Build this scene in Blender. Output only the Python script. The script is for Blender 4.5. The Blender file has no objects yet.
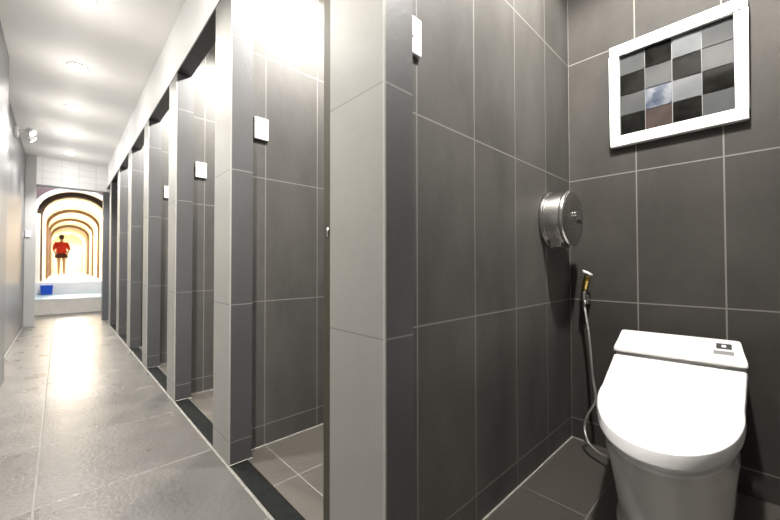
import bpy, bmesh, math, random
from mathutils import Vector, Matrix
random.seed(7)
S = bpy.context.scene
COL = S.collection
PI = math.pi

# ------------------------------------------------------------------ camera
EYE = 0.86                      # lens height above the floor
YAW, PITCH, ROLL, FPX = math.radians(43.515), math.radians(0.965), math.radians(-0.10), 347.36
f = Vector((math.sin(YAW) * math.cos(PITCH), math.cos(YAW) * math.cos(PITCH), math.sin(PITCH)))
r = f.cross(Vector((0, 0, 1))).normalized()
u = r.cross(f)
c, s = math.cos(ROLL), math.sin(ROLL)
r, u = c * r + s * u, -s * r + c * u
cam = bpy.data.cameras.new('camera')
cam.sensor_width = 36
cam.lens = FPX * 36 / 780
cam.clip_start = 0.02
cam.dof.use_dof = True
cam.dof.focus_distance = 1.5
cam.dof.aperture_fstop = 2.8
co = bpy.data.objects.new('camera', cam)
COL.objects.link(co)
m3 = Matrix((r, u, -f)).transposed()
co.matrix_world = Matrix.Translation((0, 0, EYE)) @ m3.to_4x4()
S.camera = co

# ------------------------------------------------------------------ world, exposure
w = bpy.data.worlds.new('world')
S.world = w
w.use_nodes = True
w.node_tree.nodes['Background'].inputs[0].default_value = (1, 0.97, 0.92, 1)
w.node_tree.nodes['Background'].inputs[1].default_value = 0.03
S.view_settings.view_transform = 'Standard'
S.view_settings.look = 'None'
S.view_settings.gamma = 1
S.view_settings.exposure = 0.0
CORRIDOR_W, STALL_W, HALL_W, LOBBY_W = 285.0, 235.0, 190.0, 150.0

# ------------------------------------------------------------------ key dimensions (metres)
PITCH_Y = 0.985                 # stall spacing
XE = 0.534                      # corridor face of the partitions
XB = 1.871                      # back wall
YN = 0.647                      # near face of the first partition
CEIL = 2.47
LINTEL = 2.12
YEND = 7.2                      # corridor bulkhead
NP = 7


# ------------------------------------------------------------------ materials
def nodes_of(name):
    m = bpy.data.materials.new(name)
    m.use_nodes = True
    nt = m.node_tree
    return m, nt, nt.nodes['Principled BSDF']


def plain(name, col, rough=0.5, metal=0.0, noise=0.0, nscale=20, spec=0.5, coat=0.0, bump=0.0):
    m, nt, b = nodes_of(name)
    b.inputs['Base Color'].default_value = (*col, 1)
    b.inputs['Roughness'].default_value = rough
    b.inputs['Metallic'].default_value = metal
    b.inputs['Specular IOR Level'].default_value = spec
    b.inputs['Coat Weight'].default_value = coat
    if noise or bump:
        n = nt.nodes.new('ShaderNodeTexNoise')
        n.inputs['Scale'].default_value = nscale
        n.inputs['Detail'].default_value = 4
        tc = nt.nodes.new('ShaderNodeTexCoord')
        nt.links.new(tc.outputs['Object'], n.inputs['Vector'])
        if noise:
            mr = nt.nodes.new('ShaderNodeMapRange')
            mr.inputs['From Min'].default_value = 0.3
            mr.inputs['From Max'].default_value = 0.7
            mr.inputs['To Min'].default_value = 1 - noise
            mr.inputs['To Max'].default_value = 1 + noise
            nt.links.new(n.outputs['Fac'], mr.inputs['Value'])
            mx = nt.nodes.new('ShaderNodeVectorMath')
            mx.operation = 'SCALE'
            mx.inputs[0].default_value = col
            nt.links.new(mr.outputs[0], mx.inputs['Scale'])
            nt.links.new(mx.outputs[0], b.inputs['Base Color'])
        if bump:
            bp = nt.nodes.new('ShaderNodeBump')
            bp.inputs['Strength'].default_value = bump
            bp.inputs['Distance'].default_value = 0.01
            nt.links.new(n.outputs['Fac'], bp.inputs['Height'])
            nt.links.new(bp.outputs[0], b.inputs['Normal'])
    return m


def emitter(name, col, strength):
    m, nt, b = nodes_of(name)
    b.inputs['Base Color'].default_value = (*col, 1)
    b.inputs['Emission Color'].default_value = (*col, 1)
    b.inputs['Emission Strength'].default_value = strength
    return m


def tiles(name, ax, off, size, col, grout, gw, rough=0.55, var=0.12, mott=0.25, bump=0.05, nsc=3.0, streak=(1, 1, 1), rvar=0.1, spec=0.5):
    """Tiled surface in world space: ax = the two axes, off / size = joint offset and pitch on each (None = no joints)."""
    m, nt, b = nodes_of(name)
    L, N = nt.links, nt.nodes

    def math_(op, a, v=None):
        n = N.new('ShaderNodeMath')
        n.operation = op
        for i, q in enumerate((a, v)):
            if q is None:
                continue
            if isinstance(q, (int, float)):
                n.inputs[i].default_value = q
            else:
                L.new(q, n.inputs[i])
        return n.outputs[0]
    geo = N.new('ShaderNodeNewGeometry')
    sep = N.new('ShaderNodeSeparateXYZ')
    L.new(geo.outputs['Position'], sep.inputs[0])
    cells, dist = [], None
    for a, o, sz in zip(ax, off, size):
        if o is None:
            continue
        t = math_('DIVIDE', math_('SUBTRACT', sep.outputs[a], o), sz)
        fr = math_('FRACT', t)
        cells.append(math_('FLOOR', t))
        d = math_('MULTIPLY', math_('MINIMUM', fr, math_('SUBTRACT', 1.0, fr)), sz)
        dist = d if dist is None else math_('MINIMUM', dist, d)
    mr = N.new('ShaderNodeMapRange')
    mr.inputs['From Min'].default_value = gw * 0.35
    mr.inputs['From Max'].default_value = gw * 0.65
    mr.inputs['To Min'].default_value = 1
    mr.inputs['To Max'].default_value = 0
    L.new(dist, mr.inputs['Value'])
    mask = mr.outputs[0]
    comb = N.new('ShaderNodeCombineXYZ')
    for i, cc in enumerate(cells):
        L.new(cc, comb.inputs[i])
    wn = N.new('ShaderNodeTexWhiteNoise')
    wn.noise_dimensions = '3D'
    L.new(comb.outputs[0], wn.inputs['Vector'])
    sc = N.new('ShaderNodeVectorMath')
    sc.operation = 'MULTIPLY'
    L.new(geo.outputs['Position'], sc.inputs[0])
    sc.inputs[1].default_value = streak
    n1 = N.new('ShaderNodeTexNoise')
    n1.inputs['Scale'].default_value = nsc
    n1.inputs['Detail'].default_value = 6
    n1.inputs['Roughness'].default_value = 0.6
    L.new(sc.outputs[0], n1.inputs['Vector'])
    n2 = N.new('ShaderNodeTexNoise')
    n2.inputs['Scale'].default_value = 60
    n2.inputs['Detail'].default_value = 3
    L.new(geo.outputs['Position'], n2.inputs['Vector'])
    k = math_('ADD', 1 - var / 2, math_('MULTIPLY', wn.outputs['Value'], var))
    k2 = math_('ADD', 1 - mott, math_('MULTIPLY', n1.outputs['Fac'], 2 * mott))
    k3 = math_('ADD', 0.94, math_('MULTIPLY', n2.outputs['Fac'], 0.12))
    kk = math_('MULTIPLY', math_('MULTIPLY', k, k2), k3)
    tint = N.new('ShaderNodeVectorMath')
    tint.operation = 'SCALE'
    tint.inputs[0].default_value = col
    L.new(kk, tint.inputs['Scale'])
    mix = N.new('ShaderNodeMix')
    mix.data_type = 'RGBA'
    L.new(mask, mix.inputs['Factor'])
    L.new(tint.outputs[0], mix.inputs['A'])
    mix.inputs['B'].default_value = (*grout, 1)
    L.new(mix.outputs['Result'], b.inputs['Base Color'])
    rr = math_('ADD', rough - rvar, math_('MULTIPLY', n1.outputs['Fac'], 2 * rvar))
    L.new(math_('MAXIMUM', rr, math_('MULTIPLY', mask, 0.8)), b.inputs['Roughness'])
    b.inputs['Specular IOR Level'].default_value = spec
    bp = N.new('ShaderNodeBump')
    bp.inputs['Strength'].default_value = bump
    bp.inputs['Distance'].default_value = 0.01
    h = math_('SUBTRACT', math_('ADD', n2.outputs['Fac'], math_('MULTIPLY', n1.outputs['Fac'], 2.0)), math_('MULTIPLY', mask, 0.6))
    L.new(h, bp.inputs['Height'])
    L.new(bp.outputs[0], b.inputs['Normal'])
    return m


TILE = (0.071, 0.068, 0.062)
GROUT = (0.175, 0.169, 0.155)
ZO, ZP = 0.100, 0.592
M = {}
M['back'] = tiles('back wall tile', (1, 2), (0.6475, ZO), (0.2835, ZP), (0.049, 0.0462, 0.0415), GROUT, 0.005, streak=(1, 1, 0.7), mott=0.6, spec=0.15, rough=0.65)  # same tile as the partitions, colour darkened to stand for dimmer light
M['side'] = tiles('partition tile', (0, 2), (0.7185, ZO), (0.2882, ZP), TILE, GROUT, 0.0045, streak=(1, 1, 0.45), mott=0.85, nsc=2.4, spec=0.34, rough=0.64)
M['block'] = tiles('pilaster side tile', (0, 2), (None, ZO), (1, ZP), (0.062, 0.0625, 0.063), GROUT, 0.004, streak=(1, 1, 0.6))
M['end'] = tiles('partition end tile', (1, 2), (None, ZO), (1, ZP), (0.208, 0.204, 0.186), (0.13, 0.125, 0.115), 0.003, rough=0.38, mott=0.10, var=0.03, bump=0.02, nsc=8, streak=(1, 1, 1))  # partition tile with the corridor light put into a lighter colour
M['floor'] = tiles('corridor floor tile', (0, 1), (-0.060, 1.77), (0.595, 0.612), (0.056, 0.053, 0.0485), (0.088, 0.084, 0.077), 0.007, rough=0.31, mott=0.20, bump=0.17, nsc=5, rvar=0.14)
M['stall_floor'] = tiles('stall floor tile', (0, 1), (0.7215, 1.310), (0.595, 0.9), (0.064, 0.058, 0.050), (0.15, 0.14, 0.13), 0.004, rough=0.38, bump=0.08)
M['white_tile'] = tiles('white glazed tile', (0, 2), (0.0, 2.06), (0.2, 0.1), (0.80, 0.80, 0.79), (0.60, 0.62, 0.64), 0.006, rough=0.3, var=0.04, mott=0.03)
M['paint'] = plain('white paint', (0.86, 0.845, 0.82), 0.6, noise=0.02, nscale=3)
M['lintel'] = plain('white lintel paint', (0.86, 0.85, 0.83), 0.5, noise=0.02, nscale=3)
M['dark'] = plain('dark underside strip', (0.035, 0.034, 0.032), 0.45, noise=0.15)  # even dark tone for the strip under the lintel
M['granite'] = plain('black granite', (0.008, 0.0085, 0.008), 0.5, noise=0.4, nscale=90, spec=0.04)
M['caulk'] = plain('white caulk', (0.27, 0.26, 0.235), 0.6, noise=0.12, nscale=25)
M['joint'] = plain('pale floor joint', (0.125, 0.12, 0.11), 0.7, noise=0.15, nscale=25, spec=0.2)
M['corner'] = plain('pale corner trim', (0.32, 0.315, 0.29), 0.35, noise=0.05)
M['panel'] = plain('glossy pale grey panel', (0.095, 0.100, 0.108), 0.34, noise=0.04, nscale=2)
M['pillar'] = plain('pale grey pillar panel', (0.36, 0.36, 0.355), 0.4, noise=0.04, nscale=2)
M['panel2'] = plain('grey near panel', (0.11, 0.112, 0.114), 0.40, noise=0.04, nscale=2)
M['plastic'] = plain('white plastic', (0.82, 0.82, 0.80), 0.35)
M['ceramic'] = plain('white ceramic', (0.80, 0.79, 0.765), 0.12, spec=0.5, coat=0.3)
M['seat'] = plain('white seat plastic', (0.84, 0.835, 0.82), 0.28)
M['steel'] = plain('brushed stainless steel', (0.56, 0.55, 0.53), 0.25, 1.0)
M['chrome'] = plain('chrome', (0.72, 0.72, 0.71), 0.12, 1.0)
M['brass'] = plain('brass', (0.62, 0.45, 0.13), 0.25, 1.0)
M['black'] = plain('black plastic', (0.012, 0.012, 0.012), 0.4)
M['label'] = plain('black print', (0.03, 0.03, 0.03), 0.5)
M['label2'] = plain('grey print', (0.22, 0.22, 0.22), 0.5)
M['faint'] = plain('faint grey print', (0.55, 0.55, 0.55), 0.5)
M['door'] = plain('brown door laminate', (0.034, 0.029, 0.017), 0.45, noise=0.15, nscale=8)
M['lens'] = emitter('lamp lens', (1.0, 0.96, 0.90), 110)
M['glass_black'] = plain('black glass tile', (0.008, 0.008, 0.007), 0.08, noise=0.5, nscale=30, spec=0.05)
M['glass_grey'] = plain('grey glass tile', (0.060, 0.062, 0.062), 0.08, noise=0.08, nscale=14, spec=0.1)
M['glass_pale'] = plain('pale grey glass tile', (0.115, 0.12, 0.124), 0.08, noise=0.12, nscale=14, spec=0.1)
M['glass_brown'] = plain('warm grey glass tile', (0.045, 0.036, 0.032), 0.08, noise=0.2, nscale=18, spec=0.1)
M['purple'] = plain('dark plum wall', (0.085, 0.055, 0.070), 0.6, noise=0.1, nscale=5)
M['brown'] = plain('brown arch face', (0.10, 0.055, 0.035), 0.6, noise=0.1, nscale=5)
M['cream'] = plain('cream plaster', (0.84, 0.74, 0.56), 0.6, noise=0.04, nscale=4)
M['tan'] = plain('tan arch stone', (0.45, 0.35, 0.22), 0.6, noise=0.1, nscale=5)
M['hallfloor'] = plain('white hall floor', (0.80, 0.79, 0.77), 0.35, noise=0.03, nscale=4)
M['bluestone'] = plain('pale blue step tile', (0.20, 0.32, 0.42), 0.3, noise=0.08, nscale=6)
M['riser'] = plain('white marble riser', (0.74, 0.72, 0.68), 0.35, noise=0.06, nscale=6)
M['blue'] = plain('blue box plastic', (0.01, 0.07, 0.50), 0.4)
M['skin'] = plain('skin', (0.42, 0.26, 0.17), 0.55)
M['hair'] = plain('dark hair', (0.03, 0.025, 0.025), 0.6)
M['red'] = plain('red cloth', (0.50, 0.022, 0.012), 0.8, noise=0.1, nscale=12)
M['darkcloth'] = plain('dark maroon cloth', (0.06, 0.015, 0.015), 0.8)

# one glass tile with a blue and white reflection painted into its colour
mt, nt, b = nodes_of('glass tile with painted reflection')
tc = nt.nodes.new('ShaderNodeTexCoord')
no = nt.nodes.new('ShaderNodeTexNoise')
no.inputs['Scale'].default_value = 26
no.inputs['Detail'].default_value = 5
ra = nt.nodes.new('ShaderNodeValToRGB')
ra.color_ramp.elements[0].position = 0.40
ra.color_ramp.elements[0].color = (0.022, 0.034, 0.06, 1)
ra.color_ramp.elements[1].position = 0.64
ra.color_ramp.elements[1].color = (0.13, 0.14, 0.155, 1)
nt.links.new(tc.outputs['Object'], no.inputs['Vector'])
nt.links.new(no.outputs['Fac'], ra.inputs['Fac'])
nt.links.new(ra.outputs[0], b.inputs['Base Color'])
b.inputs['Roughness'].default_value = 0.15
M['glass_reflection'] = mt

# ribbed hose
mh, nt, b = nodes_of('ribbed metal hose')
b.inputs['Metallic'].default_value = 0.8
b.inputs['Base Color'].default_value = (0.55, 0.54, 0.51, 1)
b.inputs['Roughness'].default_value = 0.3
wv = nt.nodes.new('ShaderNodeTexWave')
wv.bands_direction = 'Z'
wv.inputs['Scale'].default_value = 90
tc = nt.nodes.new('ShaderNodeTexCoord')
nt.links.new(tc.outputs['Object'], wv.inputs['Vector'])
bp = nt.nodes.new('ShaderNodeBump')
bp.inputs['Strength'].default_value = 0.4
bp.inputs['Distance'].default_value = 0.002
nt.links.new(wv.outputs['Fac'], bp.inputs['Height'])
nt.links.new(bp.outputs[0], b.inputs['Normal'])
M['hose'] = mh


# ------------------------------------------------------------------ builders
def link(name, bm, mats, parent=None, smooth=False, bevel=0.0, seg=2, loc=None, sub=0):
    me = bpy.data.meshes.new(name)
    bmesh.ops.recalc_face_normals(bm, faces=bm.faces)
    bm.to_mesh(me)
    bm.free()
    for q in (mats if isinstance(mats, (list, tuple)) else [mats]):
        me.materials.append(M[q] if isinstance(q, str) else q)
    o = bpy.data.objects.new(name, me)
    COL.objects.link(o)
    if smooth:
        for p in me.polygons:
            p.use_smooth = True
    if parent:
        o.parent = parent
    if loc:
        o.location = loc
    if bevel:
        md = o.modifiers.new('bevel', 'BEVEL')
        md.width = bevel
        md.segments = seg
        md.limit_method = 'ANGLE'
        md.angle_limit = math.radians(35)
        md.harden_normals = False
    if sub:
        md = o.modifiers.new('sub', 'SUBSURF')
        md.levels = md.render_levels = sub
    return o


def box(bm, x0, x1, y0, y1, z0, z1, mi=0):
    v = [bm.verts.new((x, y, z)) for x in (x0, x1) for y in (y0, y1) for z in (z0, z1)]
    fs = []
    for q in ((0, 1, 3, 2), (4, 6, 7, 5), (0, 4, 5, 1), (2, 3, 7, 6), (0, 2, 6, 4), (1, 5, 7, 3)):
        fc = bm.faces.new([v[i] for i in q])
        fc.material_index = mi
        fs.append(fc)
    return fs            # order: -X, +X, -Y, +Y, -Z, +Z


def loft(bm, rings, cap0=True, cap1=True):
    vs = [[bm.verts.new(p) for p in ring] for ring in rings]
    n = len(rings[0])
    for a, b_ in zip(vs, vs[1:]):
        for i in range(n):
            bm.faces.new((a[i], a[(i + 1) % n], b_[(i + 1) % n], b_[i]))
    if cap0:
        bm.faces.new(list(reversed(vs[0])))
    if cap1:
        bm.faces.new(vs[-1])
    return vs


def lathe(bm, prof, axis='Z', n=40, center=(0, 0, 0)):
    """prof = (radius, height) pairs along the axis."""
    rings = []
    for rad, h in prof:
        ring = []
        for i in range(n):
            a = 2 * PI * i / n
            p, q = rad * math.cos(a), rad * math.sin(a)
            pt = {'Z': (p, q, h), 'Y': (p, h, q), 'X': (h, p, q)}[axis]
            ring.append(Vector(pt) + Vector(center))
        rings.append(ring)
    loft(bm, rings)


def tube(bm, pts, rad, n=10):
    pts = [Vector(p) for p in pts]
    rings = []
    nrm = None
    for i, p in enumerate(pts):
        t = (pts[min(i + 1, len(pts) - 1)] - pts[max(i - 1, 0)]).normalized()
        if nrm is None:
            nrm = t.orthogonal().normalized()
        nrm = (nrm - t * nrm.dot(t)).normalized()
        bn = t.cross(nrm)
        rr = rad[i] if isinstance(rad, (list, tuple)) else rad
        rings.append([p + rr * (math.cos(2 * PI * k / n) * nrm + math.sin(2 * PI * k / n) * bn) for k in range(n)])
    loft(bm, rings)


def catmull(pts, k=8):
    pts = [Vector(p) for p in pts]
    P = [2 * pts[0] - pts[1]] + pts + [2 * pts[-1] - pts[-2]]
    out = []
    for i in range(1, len(P) - 2):
        a, b_, c_, d = P[i - 1:i + 3]
        for j in range(k):
            t = j / k
            out.append(0.5 * ((2 * b_) + (c_ - a) * t + (2 * a - 5 * b_ + 4 * c_ - d) * t * t + (3 * b_ - a - 3 * c_ + d) * t ** 3))
    out.append(pts[-1])
    return out


def empty(name, loc, label=None, cat=None, group=None, rotz=0):
    o = bpy.data.objects.new(name, None)
    o.empty_display_size = 0.05
    COL.objects.link(o)
    o.location = loc
    o.rotation_euler = (0, 0, rotz)
    return tag(o, label, cat, group)


def tag(o, label=None, cat=None, group=None):
    if label:
        o['label'] = label
    if cat:
        o['category'] = cat
    if group:
        o['group'] = group
    return o


def struct(o, label=None):
    o['kind'] = 'structure'
    if label:
        o['label'] = label
    return o


def sbox(name, x0, x1, y0, y1, z0, z1, mat, label=None, bevel=0.0):
    bm = bmesh.new()
    box(bm, x0, x1, y0, y1, z0, z1)
    return struct(link(name, bm, mat, bevel=bevel), label)


def copy_tree(o, loc=None, parent=None):
    cpy = o.copy()
    COL.objects.link(cpy)
    if parent:
        cpy.parent = parent
    for ch in o.children:
        copy_tree(ch, None, cpy)
    if loc:
        cpy.location = loc
    return cpy


# ------------------------------------------------------------------ the setting
XL0, XL1 = -0.30, -0.375        # near and far left wall
YB = -1.40                      # wall behind the camera
sbox('floor', -0.45, XE, YB, 8.7, -0.08, 0.0, 'floor', 'grey stone-look tiled corridor floor')
sbox('floor_stalls', XE, XB, YB, YEND, -0.08, 0.0, 'stall_floor', 'dark tiled floor inside the stalls')
sbox('ceiling', -0.45, XB + 0.1, YB, YEND, CEIL, CEIL + 0.08, 'paint', 'white ceiling with recessed downlights')
sbox('wall_back', XB, XB + 0.1, YB, YEND, 0, CEIL, 'back', 'dark grey tiled wall behind the toilet')
sbox('wall_near', -0.45, XB, YB - 0.1, YB, 0, CEIL, 'panel2')
sbox('wall_left_near', -0.45, XL0, YB, 3.94, 0, CEIL, 'panel2', 'grey near panel at the left edge of the corridor', 0.003)
sbox('wall_left', -0.45, XL1, 3.94, YEND, 0, CEIL, 'panel', 'glossy pale grey wall along the left of the corridor')
sbox('pillar_left', XL1, -0.262, YEND - 0.02, YEND, 0, CEIL, 'pillar', 'pale grey pillar at the far end of the left wall', 0.003)
sbox('pillar_right', 0.495, XE + 0.1, YEND, YEND + 0.2, 0, 2.06, 'panel')
sbox('wall_bulkhead', -0.45, XB, YEND, YEND + 0.2, 2.06, CEIL + 0.08, 'white_tile', 'white tiled bulkhead over the end of the corridor')
sbox('baseboard_left', XL1, XL1 + 0.012, 3.94, YEND, 0, 0.012, 'joint')

# lintel over the stall openings, with a dark soffit strip
sbox('wall_lintel', XE, 0.615, YB, YEND, LINTEL, CEIL, 'lintel', 'white lintel running above the stall openings')
sbox('trim_soffit', XE + 0.001, 0.6145, YB, YEND, LINTEL - 0.012, LINTEL, 'dark', 'dark underside of the lintel')

# tiled partitions between the stalls
PRE = -1
for k in range(PRE, NP):
    bm = bmesh.new()
    y0 = k * PITCH_Y
    # core with tiled faces: slots 0 side, 1 end, 2 block
    top = LINTEL - 0.012
    box(bm, 0.630, XB, y0 + YN, y0 + 0.735, 0, CEIL, 0)
    for i, fc in enumerate(box(bm, XE, 0.630, y0 + 0.581, y0 + 0.800, 0, top, 2)):
        if i == 0:
            fc.material_index = 1
    o = struct(link('partition', bm, ['side', 'end', 'block']), 'dark tiled partition between two stalls, end face coloured lighter for the corridor light')
    bm = bmesh.new()
    box(bm, XE - 0.0025, XE + 0.003, y0 + 0.5785, y0 + 0.5825, 0, top)
    link('corner_trim', bm, 'corner', o)
    # caulk line along the foot of the near face and the block
    bm = bmesh.new()
    box(bm, 0.640, XB, y0 + YN - 0.007, y0 + YN, 0, 0.005)
    box(bm, XE + 0.09, 0.640, y0 + YN - 0.012, y0 + YN, 0, 0.005)
    box(bm, XE, 0.632, y0 + 0.574, y0 + 0.581, 0, 0.005)
    link('caulk_line', bm, 'caulk', o)

# black granite thresholds of the stalls and the pale joint along the corridor
for k in range(PRE, NP - 1):
    y0 = k * PITCH_Y
    sbox('threshold', XE + 0.004, 0.610, y0 + 0.802, y0 + PITCH_Y + 0.574, -0.02, 0.006, 'granite', 'black granite strip across a stall opening', 0.002)
sbox('trim_floor', XE - 0.010, XE, YB, YEND, -0.01, 0.002, 'joint', 'pale joint between corridor floor and stalls')
sbox('trim_back', XB - 0.006, XB, 0.59, 0.64, 0, 0.004, 'caulk')

# door leaf standing open inside the second stall
door = sbox('door_1', 0.552, 1.130, 0.816, 0.862, 0.006, 2.02, 'door', 'brown stall door standing open behind the nearest partition', 0.003)
bm = bmesh.new()
for z in (0.956,):
    lathe(bm, [(0.001, z - 0.012), (0.0035, z - 0.012), (0.0035, z + 0.012), (0.001, z + 0.012)], 'Z', 12, (0.551, 0.836, 0))
link('hinge', bm, 'chrome', door, smooth=True)

# ------------------------------------------------------------------ beyond the corridor: steps and arched hall
HX, HW, HZ = 0.27, 0.54, 0.52   # centre, half width and floor of the hall
sbox('floor_step', -1.6, 1.9, 8.7, 10.4, -0.08, 0.262, 'riser', 'white step across the end of the corridor')
sbox('floor_step_tread', -1.6, 1.9, 8.705, 10.4, 0.262, 0.272, 'bluestone', 'pale blue tiled tread above the white step')
sbox('floor_hall', -1.6, 1.9, 10.4, 26, -0.08, HZ, 'hallfloor', 'white floor of the arched hall')
sbox('wall_lobby_left', -1.7, -1.6, YEND, 10.4, 0, 3.1, 'paint')
sbox('wall_lobby_right', 1.9, 2.0, YEND, 10.4, 0, 3.1, 'paint')
sbox('floor_lobby', XE, 1.9, YEND, 8.7, -0.08, 0.0, 'floor')
sbox('floor_lobby_left', -1.6, -0.45, YEND, 8.7, -0.08, 0.0, 'floor')
sbox('ceiling_lobby', -1.7, 2.0, YEND + 0.2, 10.4, 3.1, 3.2, 'paint')
sbox('wall_hall_end', HX - HW, HX + HW, 24.0, 24.1, HZ, 2.6, 'cream', 'bright cream wall at the far end of the arched hall')


def arch_pts(hw, spring, rise, n=20):
    return [(HX + hw, HZ)] + [(HX + hw * math.cos(PI * i / n), spring + rise * math.sin(PI * i / n)) for i in range(n + 1)] + [(HX - hw, HZ)]


def arch_wall(name, y0, y1, hw, spring, rise, outer, mats, label=None):
    """A wall slab with an arched opening; outer = half width, top of the slab (slot 0 faces, slot 1 reveal)."""
    bm = bmesh.new()
    ins = arch_pts(hw, spring, rise)
    n = len(ins)
    ow, ot = outer
    outs = []
    for i, (x, z) in enumerate(ins):
        if i == 0 or i == n - 1:
            outs.append((HX + (ow if i == 0 else -ow), HZ))
        else:
            a = PI * (i - 1) / (n - 3)
            ca, sa = math.cos(a), math.sin(a)
            h = ot - spring
            t = min(ow / abs(ca) if abs(ca) > 1e-6 else 9e9, h / sa if sa > 1e-6 else 9e9)
            outs.append((HX + t * ca, spring + t * sa))
    V = {}
    for yi, y in enumerate((y0, y1)):
        for kk, pts in enumerate((ins, outs)):
            for i, (x, z) in enumerate(pts):
                V[yi, kk, i] = bm.verts.new((x, y, z))
    for i in range(n - 1):
        for yi in (0, 1):
            bm.faces.new((V[yi, 0, i], V[yi, 0, i + 1], V[yi, 1, i + 1], V[yi, 1, i]))
        fc = bm.faces.new((V[0, 0, i], V[0, 0, i + 1], V[1, 0, i + 1], V[1, 0, i]))
        fc.material_index = 1
        bm.faces.new((V[0, 1, i], V[0, 1, i + 1], V[1, 1, i + 1], V[1, 1, i]))
    return struct(link(name, bm, mats), label)


arch_wall('wall_hall_front', 10.4, 10.6, 0.66, 1.98, 0.56, (1.75, 3.1), ['purple', 'riser'], 'dark plum wall with the white trimmed entrance arch')
# white moulding around the entrance arch
bm = bmesh.new()
path = [(HX + 0.68 * math.cos(PI * i / 24), 10.385, 1.98 + 0.58 * math.sin(PI * i / 24)) for i in range(25)]
tube(bm, path, 0.045, 8)
struct(link('trim_arch', bm, 'lintel', smooth=True), 'white moulding around the entrance arch')
sbox('trim_arch_post', HX - 0.70, HX - 0.59, 10.62, 10.74, HZ, 2.0, 'riser', 'pale post at the left inside the entrance arch')
# plum wall with the first arch, then the cream vault crossed by three dark edged arches
arch_wall('wall_arch', 10.9, 11.0, HW + 0.02, 1.98, 0.50, (1.75, 3.0), ['brown', 'brown'], 'dark brown wall with the first arch of the hall')
arch_wall('wall_hall_vault', 11.0, 24.0, HW + 0.02, 2.0, 0.46, (1.0, 3.0), ['purple', 'cream'], 'cream vaulted walls of the hall')
for y in (13.2, 15.7, 18.2):
    arch_wall('wall_arch', y, y + 0.10, HW - 0.035, 1.94, 0.43, (HW + 0.04, 2.50), ['brown', 'tan'], 'dark edged arch crossing the cream hall')

# ------------------------------------------------------------------ lamps
def downlight(x, y, z, label, group, watts, size=0.075, name='recessed_downlight', col=(1, 0.962, 0.915), cone=165, blend=0.3, glow=0.0):
    t = empty(name, (x, y, z), label, 'ceiling light', group)
    bm = bmesh.new()
    lathe(bm, [(0.052, 0.0), (0.052, -0.006), (0.066, -0.006), (0.070, -0.002), (0.070, 0.0)], n=28)
    link('trim_ring', bm, 'plastic', t, smooth=True)
    bm = bmesh.new()
    lathe(bm, [(0.001, -0.001), (0.051, -0.001), (0.048, -0.008), (0.030, -0.014), (0.001, -0.016)], n=28)
    link('lens', bm, 'lens', t)
    if glow:                        # unseen point light added well below the lamp to fill the ceiling evenly
        pd = bpy.data.lights.new('added ceiling fill', 'POINT')
        pd.shadow_soft_size = 0.03
        pd.energy = glow
        pd.color = col
        po = bpy.data.objects.new('ceiling_fill_light', pd)
        COL.objects.link(po)
        po.parent = t
        po.location = (0, 0, -0.30)
    ld = bpy.data.lights.new('downlight lamp', 'SPOT')
    ld.spot_size = math.radians(cone)
    ld.spot_blend = blend
    ld.shadow_soft_size = size / 2
    ld.energy = watts
    ld.color = col
    lo = bpy.data.objects.new('lamp_light', ld)
    COL.objects.link(lo)
    lo.parent = t
    lo.location = (0, 0, -0.012 - size / 2)
    return t


ORD = {2: 'nearest', 3: 'second nearest', 4: 'third nearest', 5: 'fourth nearest'}
for k in range(0, 7):
    y = 0.79 + k * 0.985
    lab = ORD.get(k, 'round downlight in the corridor ceiling, out of view')
    if k in ORD:
        lab = f'{ORD[k]} glowing round downlight in view on the corridor ceiling'
    downlight(0.085, y, CEIL, lab, 'recessed downlights along the corridor ceiling', CORRIDOR_W, cone=106, blend=0.8, glow=3.0)
for k in range(-1, NP - 1):
    downlight(1.02, 0.17 + k * PITCH_Y, CEIL, ('round downlight in the ceiling above the toilet' if k == 0 else 'round downlight in the ceiling of a stall further along'), 'recessed downlights in the stall ceilings', STALL_W)
for y in (8.3, 9.5):
    downlight(0.25, y, 3.1, 'round downlight in the lobby ceiling past the bulkhead', 'lobby downlights', LOBBY_W)
for y in (11.9, 14.4, 16.9, 22.6):
    downlight(HX, y, 2.455, 'round downlight in the crown of the hall vault', 'hall downlights', HALL_W, 0.3, col=(1, 0.93, 0.80))

# spotlight bracket high on the left wall
t = empty('wall_spotlight', (XL1, 5.55, 2.33), 'white twin-head spotlight high on the left corridor wall', 'spotlight')
bm = bmesh.new()
box(bm, 0, 0.03, -0.06, 0.06, -0.05, 0.05)
link('base_plate', bm, 'plastic', t, bevel=0.006)
bm = bmesh.new()
tube(bm, [(0.03, 0, 0.02), (0.07, 0, 0.03), (0.10, 0, 0.02)], 0.012)
link('arm', bm, 'plastic', t, smooth=True)
for sy in (-1, 1):
    bm = bmesh.new()
    lathe(bm, [(0.012, -0.03), (0.025, -0.025), (0.032, 0.02), (0.038, 0.035), (0.034, 0.037), (0.012, 0.037)], 'X', 20)
    h = link('lamp_head', bm, 'plastic', t, smooth=True, loc=(0.115, sy * 0.05, 0.005 - sy * 0.02))
    h.rotation_euler = (0, 0.7, sy * 0.4)
    bm = bmesh.new()
    lathe(bm, [(0.001, 0.0375), (0.032, 0.0375), (0.032, 0.040), (0.001, 0.040)], 'X', 20)
    link('bulb_lens', bm, 'lens', h)


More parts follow.
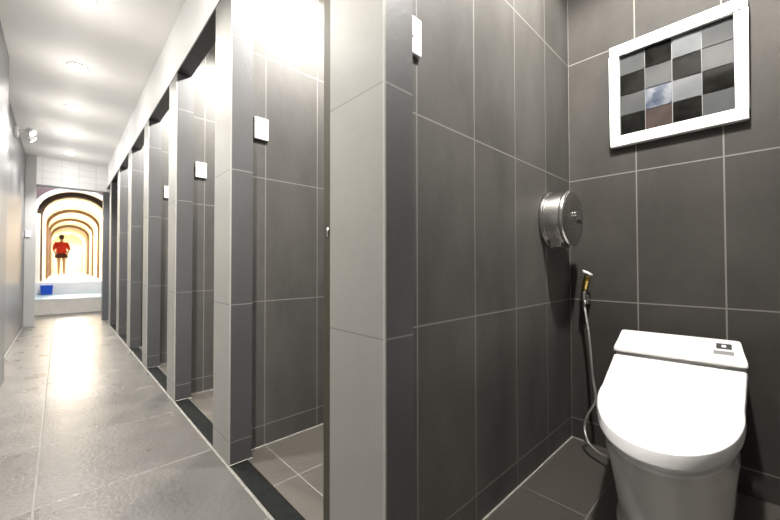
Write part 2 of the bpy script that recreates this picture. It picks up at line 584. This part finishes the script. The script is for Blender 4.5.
# ------------------------------------------------------------------ wall switches
def switch(loc, rotz, label, group):
    t = empty('light_switch', loc, label, 'light switch', group, rotz)
    bm = bmesh.new()
    box(bm, -0.035, 0.035, -0.011, 0, -0.053, 0.053)
    link('face_plate', bm, 'plastic', t, bevel=0.004, seg=3)
    bm = bmesh.new()
    box(bm, -0.005, 0.005, -0.0125, -0.0111, -0.008, 0.008)
    link('rocker', bm, 'plastic', t, bevel=0.002)
    return t


SW = ['white light switch plate on the partition beside the toilet stall', 'white light switch plate in the second stall along, on its dark tiled partition',
      'white light switch plate in the third stall along, on its dark tiled partition', 'white light switch plate in the fourth stall along, half hidden by the partition end',
      'white light switch plate in a stall far along the row', 'white light switch plate in a stall far along the row', 'white light switch plate in a stall far along the row']
for k in range(0, 4):
    switch((0.694, YN + k * PITCH_Y, 1.494 if k == 0 else 1.518), 0, SW[k], 'light switches inside the stalls')
switch((-0.338, YEND - 0.02, 1.33), 0, 'small white switch plate on the pale pillar at the far left', 'switch on the far pillar').scale = (0.75, 1, 0.9)

# ------------------------------------------------------------------ framed checkerboard panel on the back wall
pic = empty('checkerboard_panel', (XB, 0.233, 1.636), 'white framed panel of black and grey checkered glass tiles on the back wall', 'wall panel')
OY, OZ, IY, IZ, D = 0.2235, 0.232, 0.187, 0.185, 0.030
bm = bmesh.new()
box(bm, -D, 0, -OY, OY, IZ, OZ)
box(bm, -D, 0, -OY, OY, -OZ, -IZ)
box(bm, -D, 0, IY, OY, -IZ, IZ)
box(bm, -D, 0, -OY, -IY, -IZ, IZ)
bmesh.ops.remove_doubles(bm, verts=bm.verts, dist=1e-5)
link('frame', bm, 'plastic', pic, bevel=0.003)
bm = bmesh.new()
box(bm, -0.004, 0, -IY, IY, -IZ, IZ)
link('backing', bm, 'label2', pic)
# rows from the top, columns from the left as seen
G = [['glass_grey', 'glass_black', 'glass_pale', 'glass_grey'],
     ['glass_black', 'glass_grey', 'glass_black', 'glass_grey'],
     ['glass_grey', 'glass_reflection', 'glass_pale', 'glass_black'],
     ['glass_black', 'glass_brown', 'glass_black', 'glass_grey']]
GL = {'glass_black': 'black glass tile', 'glass_grey': 'grey glass tile', 'glass_pale': 'pale grey glass tile', 'glass_reflection': 'glass tile with a painted blue and white reflection', 'glass_brown': 'warm grey glass tile'}
for ri in range(4):
    for ci in range(4):
        cw, rh = 2 * IY / 4, 2 * IZ / 4
        y1 = IY - ci * cw
        z1 = IZ - ri * rh
        bm = bmesh.new()
        g = 0.0012
        box(bm, -0.010, -0.0042, y1 - cw + g, y1 - g, z1 - rh + g, z1 - g)
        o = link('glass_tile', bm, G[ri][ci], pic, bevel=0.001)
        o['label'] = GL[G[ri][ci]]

# ------------------------------------------------------------------ toilet roll dispenser
dis = empty('toilet_roll_dispenser', (1.622, YN, 1.065), 'round stainless steel toilet roll dispenser on the partition', 'toilet roll dispenser')
R = 0.120
bm = bmesh.new()
lathe(bm, [(R * 0.9, 0), (R + 0.006, 0), (R + 0.008, -0.006), (R + 0.008, -0.016), (R, -0.020), (R, -0.080)], 'Y', 64)
link('drum', bm, 'steel', dis, smooth=True, bevel=0.0015)
bm = bmesh.new()
lathe(bm, [(R, -0.0802), (R + 0.005, -0.083), (R + 0.005, -0.095), (R + 0.001, -0.101), (R - 0.006, -0.104), (0.05, -0.107), (0.001, -0.108)], 'Y', 64)
link('front_cover', bm, 'steel', dis, smooth=True, bevel=0.0015)
bm = bmesh.new()
lathe(bm, [(0.001, -0.106), (0.011, -0.106), (0.011, -0.116), (0.009, -0.119), (0.001, -0.119)], 'Y', 24, (-0.010, 0, 0.018))
link('lock', bm, 'chrome', dis, smooth=True)
bm = bmesh.new()
box(bm, 0.045, 0.065, -0.116, -0.1065, -0.016, 0.004)
link('latch', bm, 'black', dis, bevel=0.003)
bm = bmesh.new()
box(bm, -0.075, 0.035, -0.076, -0.030, -R - 0.004, -R + 0.030)
link('paper_slot', bm, 'steel', dis, bevel=0.004)

# ------------------------------------------------------------------ toilet
ANG = math.radians(4.0)
# local frame: +x towards the front of the bowl, +y towards the left seen from the front of the photo
toilet = empty('toilet', (1.842, 0.229, 0), 'white toilet with its lid down and a low tank against the dark tiled wall', 'toilet', rotz=PI + ANG)
# local y points to world -Y ... the photo's right


def plan(hw_pts, n=72):
    """closed outline from (s, half width) pairs, s ascending, last = tip."""
    return hw_pts


def outline(back, w0, w1, sm, tip, n=28, ex=2.2):
    """left/right symmetric outline: straight tapering sides to sm, then a superellipse to tip."""
    pts = []
    for i in range(9):
        t = i / 9
        pts.append((back + (sm - back) * t, w0 + (w1 - w0) * t))
    for i in range(n + 1):
        a = (PI / 2) * i / n
        pts.append((sm + (tip - sm) * math.sin(a) ** (2 / ex), w1 * max(math.cos(a), 0) ** (2 / ex)))
    return [(s_, w_) for s_, w_ in pts] + [(s_, -w_) for s_, w_ in reversed(pts[:-1])]


def lidz(s_):
    return 0.505 - 0.080 * s_


# lid: flat slab with a crisp upright rim
bm = bmesh.new()
rings = []
for grow, dz in ((-0.03, -0.041), (-0.003, -0.041), (0.002, -0.038), (0.004, -0.022), (0.002, -0.005), (-0.001, -0.0015), (-0.006, 0.0), (-0.06, 0.001)):
    o_ = outline(0.150 - grow * 0.3, 0.192 + grow, 0.166 + grow, 0.50, 0.845 + grow, ex=2.1)
    rings.append([(a, b_, lidz(a) + dz) for a, b_ in o_])
loft(bm, rings)
link('lid', bm, 'seat', toilet, smooth=True).data.set_sharp_from_angle(angle=math.radians(28))
# seat ring under the lid
bm = bmesh.new()
rings = []
for grow, dz in ((-0.03, -0.059), (-0.010, -0.059), (-0.004, -0.055), (-0.004, -0.049), (-0.010, -0.045), (-0.03, -0.045)):
    o_ = outline(0.152, 0.184 + grow, 0.158 + grow, 0.50, 0.831 + grow, ex=2.1)
    rings.append([(a, b_, lidz(a) + dz) for a, b_ in o_])
loft(bm, rings)
link('seat', bm, 'seat', toilet, smooth=True)
# bowl and skirted pedestal
bm = bmesh.new()
rings = []
for z, w0, w1, sm, tip in ((0.0, 0.159, 0.149, 0.36, 0.615), (0.012, 0.159, 0.149, 0.36, 0.615), (0.018, 0.154, 0.144, 0.36, 0.608), (0.09, 0.156, 0.146, 0.37, 0.625),
                           (0.17, 0.163, 0.152, 0.39, 0.665), (0.25, 0.172, 0.156, 0.42, 0.715), (0.32, 0.181, 0.160, 0.45, 0.765),
                           (0.36, 0.178, 0.156, 0.48, 0.805), (0.378, 0.182, 0.160, 0.49, 0.826)):
    o_ = outline(0.02, w0, w1, sm, tip, ex=2.1)
    top_ = {0.36: 0.020, 0.378: 0.0}.get(z)
    rings.append([(a, b_, z if top_ is None else lidz(a) - 0.061 - top_) for a, b_ in o_])
rings[6] = [(a, b_, min(z, lidz(a) - 0.061 - 0.055)) for a, b_, z in rings[6]]
loft(bm, rings)
link('bowl', bm, 'ceramic', toilet, smooth=True)
# low tank / control unit behind the lid
bm = bmesh.new()
prof = [(0.0, 0.462, 0.188), (0.0, 0.556, 0.187), (0.006, 0.571, 0.186), (0.022, 0.578, 0.186), (0.040, 0.574, 0.187), (0.080, 0.553, 0.191), (0.120, 0.531, 0.196), (0.136, 0.521, 0.198), (0.142, 0.514, 0.198), (0.143, 0.506, 0.198), (0.140, 0.502, 0.197), (0.115, 0.498, 0.194), (0.110, 0.462, 0.194)]
rows = []
for e, dz in ((1.0, 0.0), (0.985, 0.0), (0.93, 0.0), (0.5, 0.0), (0, 0), (-0.5, 0.0), (-0.93, 0.0), (-0.985, 0.0), (-1.0, 0.0)):
    shrink = 0.007 if abs(e) == 1.0 else (0.002 if abs(e) == 0.985 else 0)
    cx, cz = 0.07, 0.515
    ring = []
    for a, z, hw in prof:
        da, dzz = a - cx, z - cz
        ln = math.hypot(da, dzz)
        q = (ln - shrink) / ln
        ring.append((cx + da * q, hw * e, cz + dzz * q))
    rows.append(ring)
loft(bm, rows)
tank = link('tank', bm, 'ceramic', toilet, smooth=True, bevel=0.003)


def tankz(s_):
    return 0.574 - (0.044 / 0.080) * (s_ - 0.040) + 0.0006


def decal(name, s0, s1, v0, v1, mat, par, lift=0.0):
    bm_ = bmesh.new()
    vs = [bm_.verts.new((a, b_, tankz(a) + lift + h_)) for h_ in (0, 0.0006) for a, b_ in ((s0, v0), (s1, v0), (s1, v1), (s0, v1))]
    for q in ((0, 1, 2, 3), (4, 5, 6, 7), (0, 1, 5, 4), (1, 2, 6, 5), (2, 3, 7, 6), (3, 0, 4, 7)):
        bm_.faces.new([vs[i] for i in q])
    return link(name, bm_, mat, par)


stk = decal('sticker', 0.054, 0.082, 0.118, 0.160, 'label', tank)
stk['label'] = 'black sticker with a white symbol'
decal('sticker_symbol', 0.062, 0.073, 0.133, 0.145, 'plastic', tank, 0.0007)
s2 = decal('sticker_strip', 0.092, 0.110, 0.110, 0.165, 'label2', tank)
s2['label'] = 'grey printed strip'
decal('logo', 0.058, 0.063, -0.165, -0.140, 'faint', tank)

# ------------------------------------------------------------------ hand bidet sprayer
HY = 0.566
spr = empty('bidet_sprayer', (XB, HY, 0.70), 'hand bidet sprayer with brass neck and grey hose in the corner left of the toilet', 'bidet sprayer')
bm = bmesh.new()
box(bm, -0.045, 0, -0.014, 0.014, -0.025, 0.020)
link('wall_holder', bm, 'chrome', spr, bevel=0.005)
bm = bmesh.new()
lathe(bm, [(0.006, -0.030), (0.011, -0.028), (0.013, 0.0), (0.013, 0.035), (0.010, 0.038), (0.006, 0.038)], 'Z', 20, (-0.058, 0, 0))
link('collar', bm, 'chrome', spr, smooth=True)
bm = bmesh.new()
tube(bm, [(-0.058, 0, 0.036), (-0.058, -0.004, 0.060), (-0.060, -0.012, 0.090), (-0.064, -0.018, 0.112)], [0.011, 0.014, 0.015, 0.013], 14)
link('neck', bm, 'brass', spr, smooth=True)
bm = bmesh.new()
lathe(bm, [(0.002, -0.006), (0.017, -0.006), (0.024, 0.001), (0.024, 0.005), (0.002, 0.007)], 'Z', 24)
hd = link('spray_head', bm, 'plastic', spr, smooth=True, loc=(-0.068, -0.018, 0.124))
hd.rotation_euler = (math.radians(30), math.radians(2), 0)
bm = bmesh.new()
tube(bm, [(-0.046, -0.012, 0.088), (-0.038, -0.006, 0.058), (-0.040, -0.002, 0.044)], 0.004, 8)
link('trigger', bm, 'chrome', spr, smooth=True)
HOSE = [(-0.058, 0, -0.028), (-0.066, -0.022, -0.17), (-0.075, -0.038, -0.35), (-0.085, -0.052, -0.455), (-0.098, -0.022, -0.53), (-0.104, -0.012, -0.58), (-0.120, -0.020, -0.615), (-0.140, -0.042, -0.643), (-0.170, -0.095, -0.655), (-0.19, -0.145, -0.645)]
bm = bmesh.new()
tube(bm, catmull(HOSE, 8), 0.0056, 10)
link('hose', bm, 'hose', spr, smooth=True)

# ------------------------------------------------------------------ beyond: blue box and a person
bb = empty('blue_box', (-0.20, 10.26, 0.272), 'small blue plastic box on the step at the left', 'box')
bm = bmesh.new()
rings = [[(sx * (0.085 + 0.010 * t), sy * (0.09 + 0.010 * t), 0.18 * t) for sx, sy in ((1, 1), (-1, 1), (-1, -1), (1, -1))] for t in (0, 1)]
loft(bm, rings)
link('body', bm, 'blue', bb, bevel=0.008)
bm = bmesh.new()
box(bm, -0.102, 0.102, -0.108, 0.108, 0.181, 0.200)
link('lid', bm, 'blue', bb, bevel=0.006)

per = empty('person', (0.035, 20.5, HZ), 'person in a red top and dark shorts standing in the arched hall', 'person')


def skinned(name, verts, edges, radii, mat, par, sub=2, root=0):
    me = bpy.data.meshes.new(name)
    me.from_pydata(verts, edges, [])
    o_ = bpy.data.objects.new(name, me)
    COL.objects.link(o_)
    md = o_.modifiers.new('skin', 'SKIN')
    md.use_smooth_shade = True
    for i, rr in enumerate(radii):
        me.skin_vertices[0].data[i].radius = rr if isinstance(rr, tuple) else (rr, rr)
    me.skin_vertices[0].data[root].use_root = True
    sb = o_.modifiers.new('sub', 'SUBSURF')
    sb.levels = sb.render_levels = sub
    me.materials.append(M[mat])
    o_.parent = par
    return o_


V, E, RR = [], [], []


def vert(p, rr, prev=None):
    V.append(p)
    RR.append(rr)
    if prev is not None:
        E.append((prev, len(V) - 1))
    return len(V) - 1


pel = vert((0, 0, 0.86), (0.125, 0.095))
wai = vert((0, 0, 1.02), (0.115, 0.085), pel)
che = vert((0, -0.01, 1.24), (0.135, 0.10), wai)
nb = vert((0, 0, 1.39), (0.055, 0.055), che)
nk = vert((0, 0.01, 1.45), (0.048, 0.05), nb)
h1 = vert((0, 0.015, 1.52), (0.068, 0.085), nk)
h2 = vert((0, 0.015, 1.60), (0.072, 0.09), h1)
h3 = vert((0, 0.0, 1.67), (0.045, 0.06), h2)
for sx in (-1, 1):
    sh = vert((sx * 0.165, 0, 1.335), 0.052, che)
    el = vert((sx * 0.245, -0.03, 1.08), 0.040, sh)
    wr = vert((sx * 0.185, 0.06, 0.885), 0.028, el)
    pa = vert((sx * 0.165, 0.085, 0.83), (0.018, 0.034), wr)
    for q in range(4):
        k0 = vert((sx * 0.160, 0.060 + q * 0.018, 0.785), 0.009, pa)
        vert((sx * 0.150, 0.062 + q * 0.018, 0.752 + 0.004 * abs(q - 1)), 0.008, k0)
    th = vert((sx * 0.150, 0.125, 0.815), 0.010, wr)
    vert((sx * 0.145, 0.135, 0.785), 0.009, th)
    hp = vert((sx * 0.085, 0, 0.80), 0.088, pel)
    kn = vert((sx * 0.080, 0.012, 0.46), 0.054, hp)
    cf = vert((sx * 0.082, -0.015, 0.33), 0.052, kn)
    an = vert((sx * 0.085, -0.01, 0.085), 0.034, cf)
    he = vert((sx * 0.086, 0.03, 0.040), (0.036, 0.034), an)
    vert((sx * 0.095, 0.15, 0.028), (0.040, 0.024), he)
skinned('body', V, E, RR, 'skin', per)
# face towards the far end of the hall, hair seen from behind
bm = bmesh.new()
lathe(bm, [(0.03, 1.50), (0.075, 1.51), (0.090, 1.57), (0.088, 1.64), (0.06, 1.695), (0.002, 1.71)], 'Z', 20, (0, -0.012, 0))
link('hair', bm, 'hair', per, smooth=True, sub=1)
for sx in (-1, 1):
    bm = bmesh.new()
    bmesh.ops.create_uvsphere(bm, u_segments=10, v_segments=8, radius=0.010, matrix=Matrix.Translation((sx * 0.030, 0.095, 1.585)))
    link('eye', bm, 'black', per, smooth=True)
bm = bmesh.new()
bmesh.ops.create_cone(bm, cap_ends=True, segments=8, radius1=0.016, radius2=0.006, depth=0.04, matrix=Matrix.Translation((0, 0.108, 1.555)))
link('nose', bm, 'skin', per, smooth=True)
# loose red top with sleeves
v2 = [(0, 0, 0.84), (0, 0, 1.02), (0, -0.01, 1.24), (0, 0, 1.37)]
r2 = [(0.20, 0.14), (0.185, 0.13), (0.165, 0.125), (0.08, 0.075)]
e2 = [(0, 1), (1, 2), (2, 3)]
for sx in (-1, 1):
    i = len(v2)
    v2 += [(sx * 0.170, 0, 1.33), (sx * 0.232, -0.02, 1.12), (sx * 0.238, 0.0, 1.04)]
    r2 += [0.075, 0.066, 0.06]
    e2 += [(2, i), (i, i + 1), (i + 1, i + 2)]
skinned('red_top', v2, e2, r2, 'red', per)
bm = bmesh.new()
rings = [[((0.20 + d) * math.cos(2 * PI * i / 24), (0.145 + d) * math.sin(2 * PI * i / 24), z) for i in range(24)] for z, d in ((0.70, 0.01), (0.78, 0.01), (0.88, -0.01))]
loft(bm, rings)
link('shorts', bm, 'darkcloth', per, smooth=True)
